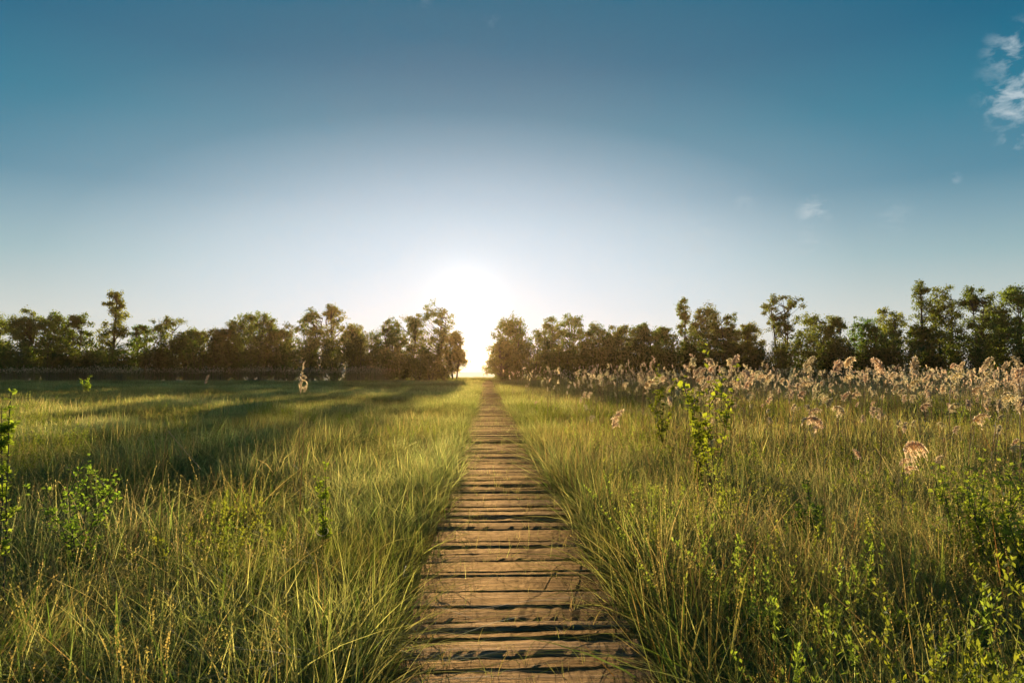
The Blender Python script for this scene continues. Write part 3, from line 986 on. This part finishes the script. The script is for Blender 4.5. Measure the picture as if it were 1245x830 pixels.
SPECIAL = [
    (365, 449, 9.0, 1.45, "lone tan reed with a curled drooping plume standing in the short meadow grass", .7, .38),
    (247, 456, 16.0, 1.0, "single small pale plume standing far out in the meadow behind the lone curled reed", .5, .4),
    (748, 496, 8.2, 1.2, "pale bushy plume standing forward of the reed bed nearest the boardwalk", .7, .5),
    (975, 430, 9.5, 1.3, "tallest plume reed, breaking the skyline above the dark shrubs", .8, .6),
    (1000, 503, 6.2, 1.0, "nodding plume hanging in a thick tassel in the rough grass before the reed bed", 1.5, .5),
    (1092, 538, 5.4, .72, "large fan-shaped plume bent right over in the rough grass before the reed bed", 2.0, .8),
]
for k, (px, top, Y, big, lab, dr, sl) in enumerate(SPECIAL):
    x, z = at(px, Y, top)
    r = np.random.default_rng(700 + k)
    plh = .24 * big
    st, le, pl = reed_parts(r, max(z - plh * (.8 if dr < 1 else .5 if dr < 1.6 else .3), .4), 100, plh, dr, 3, 1.2, sl)
    if k == 0:      # a narrow spike whose lower tassels have curled into two loops
        pl = MB()
        H = st.arrays()[0][:, 2].max()
        x0 = st.arrays()[0][-1, 0]
        u = np.linspace(0, 1, 10)
        ra = np.stack([x0 + .05 * u ** 2, 0 * u, H - .02 + .42 * u], 1)
        tube(pl, ra, np.linspace(.005, .002, 10), 4, PLUME * .9)
        for q in range(46):
            f = r.random() ** 1.2
            b = np.array([np.interp(f, u, ra[:, c]) for c in range(3)])
            l = .07 * (1.15 - f) + .03
            v = np.linspace(0, 1, 5)[:, None]
            a = r.uniform(0, PI2)
            P = b + v * l * np.array([math.cos(a) * .30, math.sin(a) * .30, 1.0]) - v ** 2 * np.array([0, 0, .03])
            ribbons(pl, P[None], unit(r.normal(0, 1, (1, 3))), np.array([[.002, .005, .006, .004, .001]]), np.tile(PLUME * r.uniform(.8, 1.2), (1, 5, 1)))
        for zb, rr, a0, a1 in ((.10, .046, 2.4, -1.6), (.18, .030, 2.3, .2), (.04, .028, 1.2, -1.5)):
            for q in range(7):
                th = np.linspace(a0, a1, 12)
                R_ = rr * r.uniform(.88, 1.1)
                P = np.stack([x0 + .040 + np.cos(th) * R_, r.normal(0, .008) + 0 * th, H + zb + np.sin(th) * R_ * 1.15], 1) + np.cumsum(r.normal(0, .002, (12, 3)), 0)
                ribbons(pl, P[None], unit(r.normal(0, 1, (1, 3))), (np.linspace(.6, 1, 12) * .006)[None], np.tile(PLUME * r.uniform(.8, 1.2), (1, 12, 1)))
    ms = [q.build(nm, M_plume, link=False).data for q, nm in ((st, "stalk"), (le, "foliage"), (pl, "plume"))]
    put_reed(0, x, Y, 1.0, .2 if k != 4 else 3.4, lab, None, (0, 0), ms)

# ------------------------------------------------------------------ single leafy plants
def leafy_plant(name, label, cat, px, top, Y, stems, spread, leafL, col, seed, upright=.5, per=46, twigs=5, zb=-.02, width=.36, group=None):
    """stems with side twigs (stem) and leaves along them (foliage)"""
    r = np.random.default_rng(seed)
    x, h = at(px, Y, top)
    root = thing(name, label, cat, (x, Y, zb), 0, group)
    st, fo = MB(), MB()
    for s in range(stems):
        a = r.uniform(0, PI2); hh = h * (1.0 if s == 0 else r.uniform(.6, .98))
        sp = spread * (0.25 if s == 0 else r.uniform(.4, 1.0))
        t = np.linspace(0, 1, 8)
        pts = np.stack([math.cos(a) * sp * t ** 1.3 + np.cumsum(r.normal(0, .008, 8)), math.sin(a) * sp * t ** 1.3 + np.cumsum(r.normal(0, .008, 8)), hh * t], 1)
        tube(st, pts, np.linspace(.0055, .0015, 8) * (h ** .5), 5)
        lines = [(pts, .30)]
        for w in range(twigs):
            f = r.uniform(.3, .9)
            b = np.array([np.interp(f, t, pts[:, c]) for c in range(3)])
            ta = r.uniform(0, PI2); tl = spread * r.uniform(.35, .8)
            u = np.linspace(0, 1, 5)[:, None]
            tw = b + u * tl * np.array([math.cos(ta) * (1 - upright * .6), math.sin(ta) * (1 - upright * .6), upright]) + u ** 2 * tl * np.array([0, 0, .25])
            tube(st, tw, np.linspace(.004, .0012, 5) * (h ** .5), 4)
            lines.append((tw, .0))
        for L_, f0 in lines:
            m = per if L_ is pts else per // 2
            f = r.uniform(f0, 1.0, m)
            tt = np.linspace(0, 1, len(L_))
            P = np.stack([np.interp(f, tt, L_[:, c]) for c in range(3)], 1)
            la = r.uniform(0, PI2, m); el = r.normal(.35, .4, m)
            D = np.stack([np.cos(la) * np.cos(el), np.sin(la) * np.cos(el), np.sin(el)], 1)
            ll = leafL * r.uniform(.55, 1.2, m)
            leaves(fo, P + D * .008, D, np.tile([0, 0, 1.], (m, 1)) + r.normal(0, .45, (m, 3)), ll, ll * width, col * r.uniform(.7, 1.35, (m, 1)), .3)
    st.build("stem", M_bark, root)
    fo.build("foliage", M_herb, root)
    return root


SAP = np.array([0.19, 0.23, 0.045])
HERB = np.array([0.12, 0.15, 0.035])
leafy_plant("sapling", "young bright yellow-green sapling rising above the reed plumes", "sapling", 868, 418, 8.2, 4, .50, .075, SAP * 1.1, 60, .8, 34, 3, width=.45)
leafy_plant("sapling", "shorter broad-leaved green sapling just before the bright yellow-green one", "sapling", 848, 470, 8.0, 3, .24, .06, SAP * .9, 61, .7, 40, 4, width=.45)
leafy_plant("sapling", "small dull green sapling half hidden in the reed plumes near the tree line dip", "sapling", 806, 440, 12, 4, .35, .06, SAP * .7, 62, .7, 40, 4, width=.45)
leafy_plant("weed_plant", "tall leafy stem with a curled top at the picture's edge over the meadow", "plant", 8, 468, 4.6, 2, .10, .036, HERB * 1.9, 63, .6, 90, 6)
leafy_plant("weed_plant", "spreading leafy weed in the shaded meadow beside the tall curled stem", "plant", 100, 548, 5.4, 7, .40, .036, HERB * 1.7, 64, .5, 40, 4)
leafy_plant("weed_plant", "small leafy shoot catching light against the reed strip far out in the meadow", "plant", 106, 457, 50, 4, .5, .18, SAP, 65, .6, 20, 2)
leafy_plant("bush", "bright leafy bush with rounded sprays in the rough grass of the near reed side", "bush", 1216, 576, 4.5, 11, .46, .036, HERB * 2.0, 66, .85, 60, 6, width=.4)
leafy_plant("weed_plant", "bright leafy weed in the rough grass, nearest the boardwalk on the reed side", "plant", 940, 726, 3.7, 5, .16, .028, HERB * 1.3, 67, .8, 50, 5)
leafy_plant("weed_plant", "bright leafy weed at the very bottom of the rough grass between boardwalk and bush", "plant", 1025, 745, 3.5, 5, .18, .028, HERB * 1.3, 68, .8, 50, 5)
leafy_plant("weed_plant", "leafy weed just below the broad upright blade in the rough grass", "plant", 1105, 742, 3.6, 5, .16, .028, HERB * 1.2, 69, .8, 50, 5)
leafy_plant("weed_plant", "slender leafy weed by the path edge of the meadow under the lone reed", "plant", 398, 560, 5.6, 3, .10, .032, SAP * .9, 70, .8, 60, 5)
leafy_plant("weed_plant", "leafy weed standing in the middle of the rough grass above the upright blade", "plant", 985, 580, 5.6, 6, .2, .034, HERB * 1.3, 71, .8, 44, 4)


def dry_thing(name, label, cat, pts, rad, col, loop=None):
    """a dead stalk through the given points, with or without a curled leaf loop at its end"""
    b0 = np.array(pts[0])
    root = thing(name, label, cat, tuple(b0))
    P = np.array(pts) - b0
    t = np.linspace(0, 1, len(P)); u = np.linspace(0, 1, 24)
    Q = np.stack([np.interp(u, t, P[:, c]) for c in range(3)], 1)
    mb = MB(); tube(mb, Q, np.linspace(rad, rad * .5, 24), 5, col); mb.build("stalk", M_plume, root)
    if loop:
        mb = MB()
        th = np.linspace(-2.6, 2.9, 22)
        c = Q[-1] + np.array([0, 0, loop])
        heart = np.stack([np.sin(th) * loop * 1.15, .15 * loop * np.cos(2 * th), -np.cos(th) * loop * .8 + .25 * loop * np.abs(np.sin(th))], 1)
        ribbons(mb, (c + heart)[None], np.array([[.2, 1., .1]]), (np.full(22, .007) * np.sin(np.linspace(.15, 3.0, 22)))[None], np.tile(PLUME * 1.1, (1, 22, 1)))
        mb.build("leaf_curl", M_plume, root)
    return root


def blade_plant(label, px, top, Y, n, wid, seed):
    r = np.random.default_rng(seed)
    x, h = at(px, Y, top)
    root = thing("broad_blade", label, "blade", (x, Y, -.02), 0)
    for q in range(n):
        mb = MB()
        t = np.linspace(0, 1, 9)
        ln = r.normal(.05, .05); a = r.normal(0, .5)
        hh = h * (1 if q == 0 else r.uniform(.75, .95))
        P = np.stack([math.cos(a) * ln * hh * t + q * .03, math.sin(a) * ln * hh * t, hh * t], 1)
        w = wid * np.array([.6, .8, .95, 1, 1, .9, .7, .42, .03])
        n_ = np.array([0, -1.0, 0])
        V = np.stack([P + np.array([-1., 0, 0]) * w[:, None], P + np.array([0, .35, 0]) * w[:, None], P + np.array([1., 0, 0]) * w[:, None]], 1)
        i = np.arange(8)[:, None] * 3
        Q = np.concatenate([i + np.array([[0, 1, 4, 3]]), i + np.array([[1, 2, 5, 4]])])
        mb.add(V.reshape(-1, 3), Q, None, LUSH * 1.1)
        mb.build("leaf_blade", M_herb, root)
    return root


blade_plant("broad upright green blade standing out in the rough grass near the bush", 1104, 640, 4.2, 1, .013, 1)
blade_plant("pair of broad green blades beside the bright leafy bush", 1138, 640, 4.3, 2, .009, 2)
blade_plant("broad upright green blade alone in the dark near meadow grass", 147, 705, 3.5, 1, .012, 3)

def spot(px, py, Y):
    x, z = at(px, Y, py)
    return (x, Y, z)


a0, a1 = spot(392, 645, 4.3), at(394, 4.3)[0]
dry_thing("curled_leaf", "small pale curled dry leaf shaped like a heart, glowing in the grass beside the boardwalk", "leaf", [(a1, 4.3, 0), (a0[0], 4.3, a0[2] - .04)], .0025, DRY, .032)
dry_thing("bent_stalk", "dry stalk folded over into an inverted V above the meadow grass", "stalk", [(at(197, 5.6)[0], 5.6, 0), spot(199, 560, 5.6), spot(203, 522, 5.6), spot(222, 545, 5.5), spot(244, 570, 5.4)], .004, STALK)
dry_thing("bent_stalk", "straight pale dry stem standing above the meadow grass under the lone curled reed", "stalk", [(at(364, 5.8)[0], 5.8, 0), spot(366, 585, 5.8), spot(370, 512, 5.8)], .005, STALK * 1.2)

# ------------------------------------------------------------------ air
hz = MB(); box(hz, (0, 60, 8.5), (1900, 1900, 23), 0, .01)
m, nt, N, L = newmat("morning_haze")
out = N.new("ShaderNodeOutputMaterial"); pv = N.new("ShaderNodeVolumePrincipled")
pv.inputs["Color"].default_value = (1.0, 0.59, 0.25, 1)  # haze tint pushed to orange, standing in for sun flare over the trees
pv.inputs["Density"].default_value = 0.00014
pv.inputs["Anisotropy"].default_value = 0.75
L.new(pv.outputs[0], out.inputs["Volume"])
haze = hz.build("haze", m, smooth=False)
tag(haze, "thin warm morning haze over the meadow", None, None, "stuff")

# ------------------------------------------------------------------ sun and sky
sd = Vector((math.sin(SUN_AZ) * math.cos(SUN_EL), math.cos(SUN_AZ) * math.cos(SUN_EL), math.sin(SUN_EL)))
sun = bpy.data.lights.new("sun", "SUN")
sun.energy = 5.0
sun.angle = R(0.5)
sun.color = (1.0, 0.83, 0.58)
so = bpy.data.objects.new("sun", sun)
COL.objects.link(so)
so.rotation_euler = (-sd).to_track_quat("-Z", "Y").to_euler()
so.location = (0, 0, 50)

w = bpy.data.worlds.new("World")
sc.world = w
w.use_nodes = True
nt = w.node_tree
N, L = nt.nodes, nt.links
bg = N["Background"]
sky = N.new("ShaderNodeTexSky"); sky.sky_type = "NISHITA"; sky.sun_disc = False
sky.sun_elevation = SUN_EL; sky.sun_rotation = SUN_AZ
sky.dust_density = 0.0; sky.air_density = 1.0; sky.ozone_density = 5.0
tc = N.new("ShaderNodeTexCoord")
nrm = N.new("ShaderNodeVectorMath"); nrm.operation = "NORMALIZE"; L.new(tc.outputs["Generated"], nrm.inputs[0])
sep = N.new("ShaderNodeSeparateXYZ"); L.new(nrm.outputs[0], sep.inputs[0])


def math_(op, a, b=None, c=None):
    x = N.new("ShaderNodeMath"); x.operation = op
    for i, v in enumerate((a, b, c)):
        if v is None: continue
        if isinstance(v, (int, float)): x.inputs[i].default_value = v
        else: L.new(v, x.inputs[i])
    return x.outputs[0]


def lin(c):
    return tuple(((v / 255 + .055) / 1.055) ** 2.4 if v > 10 else v / 255 / 12.92 for v in c)


el = math_("MULTIPLY", math_("ARCSINE", sep.outputs[2]), 180 / math.pi)
r1 = N.new("ShaderNodeValToRGB")
rampset(r1, [(0.0, lin((215, 214, 202))), (4.2 / 90, lin((205, 210, 203))), (8.4 / 90, lin((152, 182, 186))), (11 / 90, lin((122, 161, 174))),
             (13.8 / 90, lin((74, 134, 156))), (19 / 90, lin((22, 118, 144))), (24 / 90, lin((10, 101, 132))), (35 / 90, lin((8, 98, 128))), (1.0, lin((22, 55, 100)))])
L.new(math_("DIVIDE", el, 90.0), r1.inputs[0])
def angle_to_sun(zs):
    """angle from the sun in degrees, heights stretched by zs (the glow lies wider than tall along the horizon)"""
    sc_ = N.new("ShaderNodeVectorMath"); sc_.operation = "MULTIPLY"; sc_.inputs[1].default_value = (1, 1, zs)
    L.new(nrm.outputs[0], sc_.inputs[0])
    n2 = N.new("ShaderNodeVectorMath"); n2.operation = "NORMALIZE"; L.new(sc_.outputs[0], n2.inputs[0])
    dot = N.new("ShaderNodeVectorMath"); dot.operation = "DOT_PRODUCT"
    L.new(n2.outputs[0], dot.inputs[0]); dot.inputs[1].default_value = Vector((sd.x, sd.y, sd.z * zs)).normalized()
    return math_("MULTIPLY", math_("ARCCOSINE", math_("MINIMUM", dot.outputs["Value"], 0.999999)), 180 / math.pi)


ang = angle_to_sun(1.0)
angw = angle_to_sun(2.7)
r2 = N.new("ShaderNodeValToRGB")
g3 = lambda a, b, c: (a, b, c)
rampset(r2, [(a_ / 60, (f_, f_, f_)) for a_, f_ in ((0, .97), (7, .90), (14, .75), (20, .55), (25, .34), (30, .165), (37, .07), (46, .018), (57, 0))])
L.new(math_("DIVIDE", angw, 60.0), r2.inputs[0])
add = N.new("ShaderNodeMix"); add.data_type = "RGBA"
L.new(r2.outputs[0], add.inputs["Factor"]); L.new(r1.outputs[0], add.inputs["A"]); add.inputs["B"].default_value = (.83, .895, .935, 1)
# glare of the sun itself
core = math_("ADD", math_("MULTIPLY", math_("EXPONENT", math_("MULTIPLY", math_("POWER", math_("DIVIDE", ang, 2.6), 2.0), -1.0)), .20),
             math_("MULTIPLY", math_("EXPONENT", math_("MULTIPLY", math_("DIVIDE", ang, 5.0), -1.0)), .10))
cc = N.new("ShaderNodeCombineColor")
L.new(core, cc.inputs[0]); L.new(math_("MULTIPLY", core, .95), cc.inputs[1]); L.new(math_("MULTIPLY", core, .86), cc.inputs[2])
add2 = N.new("ShaderNodeMix"); add2.data_type = "RGBA"; add2.blend_type = "ADD"; add2.inputs["Factor"].default_value = 1
r3 = N.new("ShaderNodeValToRGB")      # sky tinted bluer round the sun to offset the haze's orange light
rampset(r3, [(0, (.72, .86, .98)), (7 / 30, (.74, .87, .98)), (12 / 30, (.81, .90, .98)), (18 / 30, (.88, .94, .99)), (28 / 30, (.95, .98, 1))])
L.new(math_("DIVIDE", ang, 30.0), r3.inputs[0])
mu = N.new("ShaderNodeMix"); mu.data_type = "RGBA"; mu.blend_type = "MULTIPLY"; mu.inputs["Factor"].default_value = 1
L.new(add.outputs["Result"], mu.inputs["A"]); L.new(r3.outputs[0], mu.inputs["B"])
L.new(mu.outputs["Result"], add2.inputs["A"]); L.new(cc.outputs[0], add2.inputs["B"])
# thin clouds: soft patches of streaky noise set in fixed directions of the sky
mpn = N.new("ShaderNodeMapping"); mpn.inputs["Scale"].default_value = (16, 16, 30); mpn.inputs["Rotation"].default_value = (0, .5, 0)
L.new(nrm.outputs[0], mpn.inputs[0])
cn = N.new("ShaderNodeTexNoise"); cn.inputs["Scale"].default_value = 2.2; cn.inputs["Detail"].default_value = 7; cn.inputs["Roughness"].default_value = .6; cn.inputs["Distortion"].default_value = .35
L.new(mpn.outputs[0], cn.inputs["Vector"])
cl = None
for (px, py, rad, amt, thr) in ((1236, 60, 2.2, .62, .46), (1232, 122, 2.0, .85, .42), (1240, 168, 1.6, .55, .47), (990, 256, 1.5, .6, .42), (850, 288, 1.8, .5, .43), (985, 300, 1.6, .3, .44), (1090, 262, 1.6, .2, .44), (1160, 218, .6, .35, .45),
                               (905, 245, 1.0, .18, .45), (512, 5, 1.0, .12, .45), (598, 28, .9, .10, .45), (1290, 100, 5, .6, .45)):
    dv = ray(px, py).normalized()
    d2 = N.new("ShaderNodeVectorMath"); d2.operation = "DISTANCE"; L.new(nrm.outputs[0], d2.inputs[0]); d2.inputs[1].default_value = dv
    fall = math_("SUBTRACT", 1.0, math_("DIVIDE", d2.outputs["Value"], math.radians(rad)))
    fall = math_("MAXIMUM", fall, 0.0)
    dens = math_("MULTIPLY", math_("MAXIMUM", math_("SUBTRACT", math_("ADD", cn.outputs["Fac"], math_("MULTIPLY", fall, .12)), thr + .06), 0.0), 5.0)
    v = math_("MULTIPLY", math_("MULTIPLY", math_("MINIMUM", dens, 1.0), math_("MINIMUM", math_("MULTIPLY", fall, 1.6), 1.0)), amt)
    cl = v if cl is None else math_("MAXIMUM", cl, v)
mc = N.new("ShaderNodeMix"); mc.data_type = "RGBA"
L.new(cl, mc.inputs["Factor"]); L.new(add2.outputs["Result"], mc.inputs["A"]); mc.inputs["B"].default_value = (*lin((190, 205, 212)), 1)
# the physical sky carries a share of the light
sk = N.new("ShaderNodeMix"); sk.data_type = "RGBA"; sk.blend_type = "ADD"; sk.inputs["Factor"].default_value = 1
sm = N.new("ShaderNodeVectorMath"); sm.operation = "SCALE"; sm.inputs["Scale"].default_value = 0.012
L.new(sky.outputs[0], sm.inputs[0])
sc10 = N.new("ShaderNodeVectorMath"); sc10.operation = "SCALE"; sc10.inputs["Scale"].default_value = 6.05
L.new(mc.outputs["Result"], sc10.inputs[0])
L.new(sc10.outputs[0], sk.inputs["A"]); L.new(sm.outputs[0], sk.inputs["B"])
L.new(sk.outputs["Result"], bg.inputs["Color"])
bg.inputs["Strength"].default_value = 0.1

# ------------------------------------------------------------------ render settings
vs = sc.view_settings
vs.view_transform = "Standard"
vs.look = "None"
vs.exposure = 0.72
vs.gamma = 1.0
sc.render.engine = "CYCLES"
cy = sc.cycles
cy.max_bounces = 6
cy.diffuse_bounces = 3
cy.glossy_bounces = 2
cy.transmission_bounces = 6
cy.transparent_max_bounces = 8
cy.volume_bounces = 0
cy.use_denoising = True
cy.use_adaptive_sampling = True
cy.adaptive_threshold = 0.03
cy.adaptive_min_samples = 64
cy.sample_clamp_indirect = 4.0
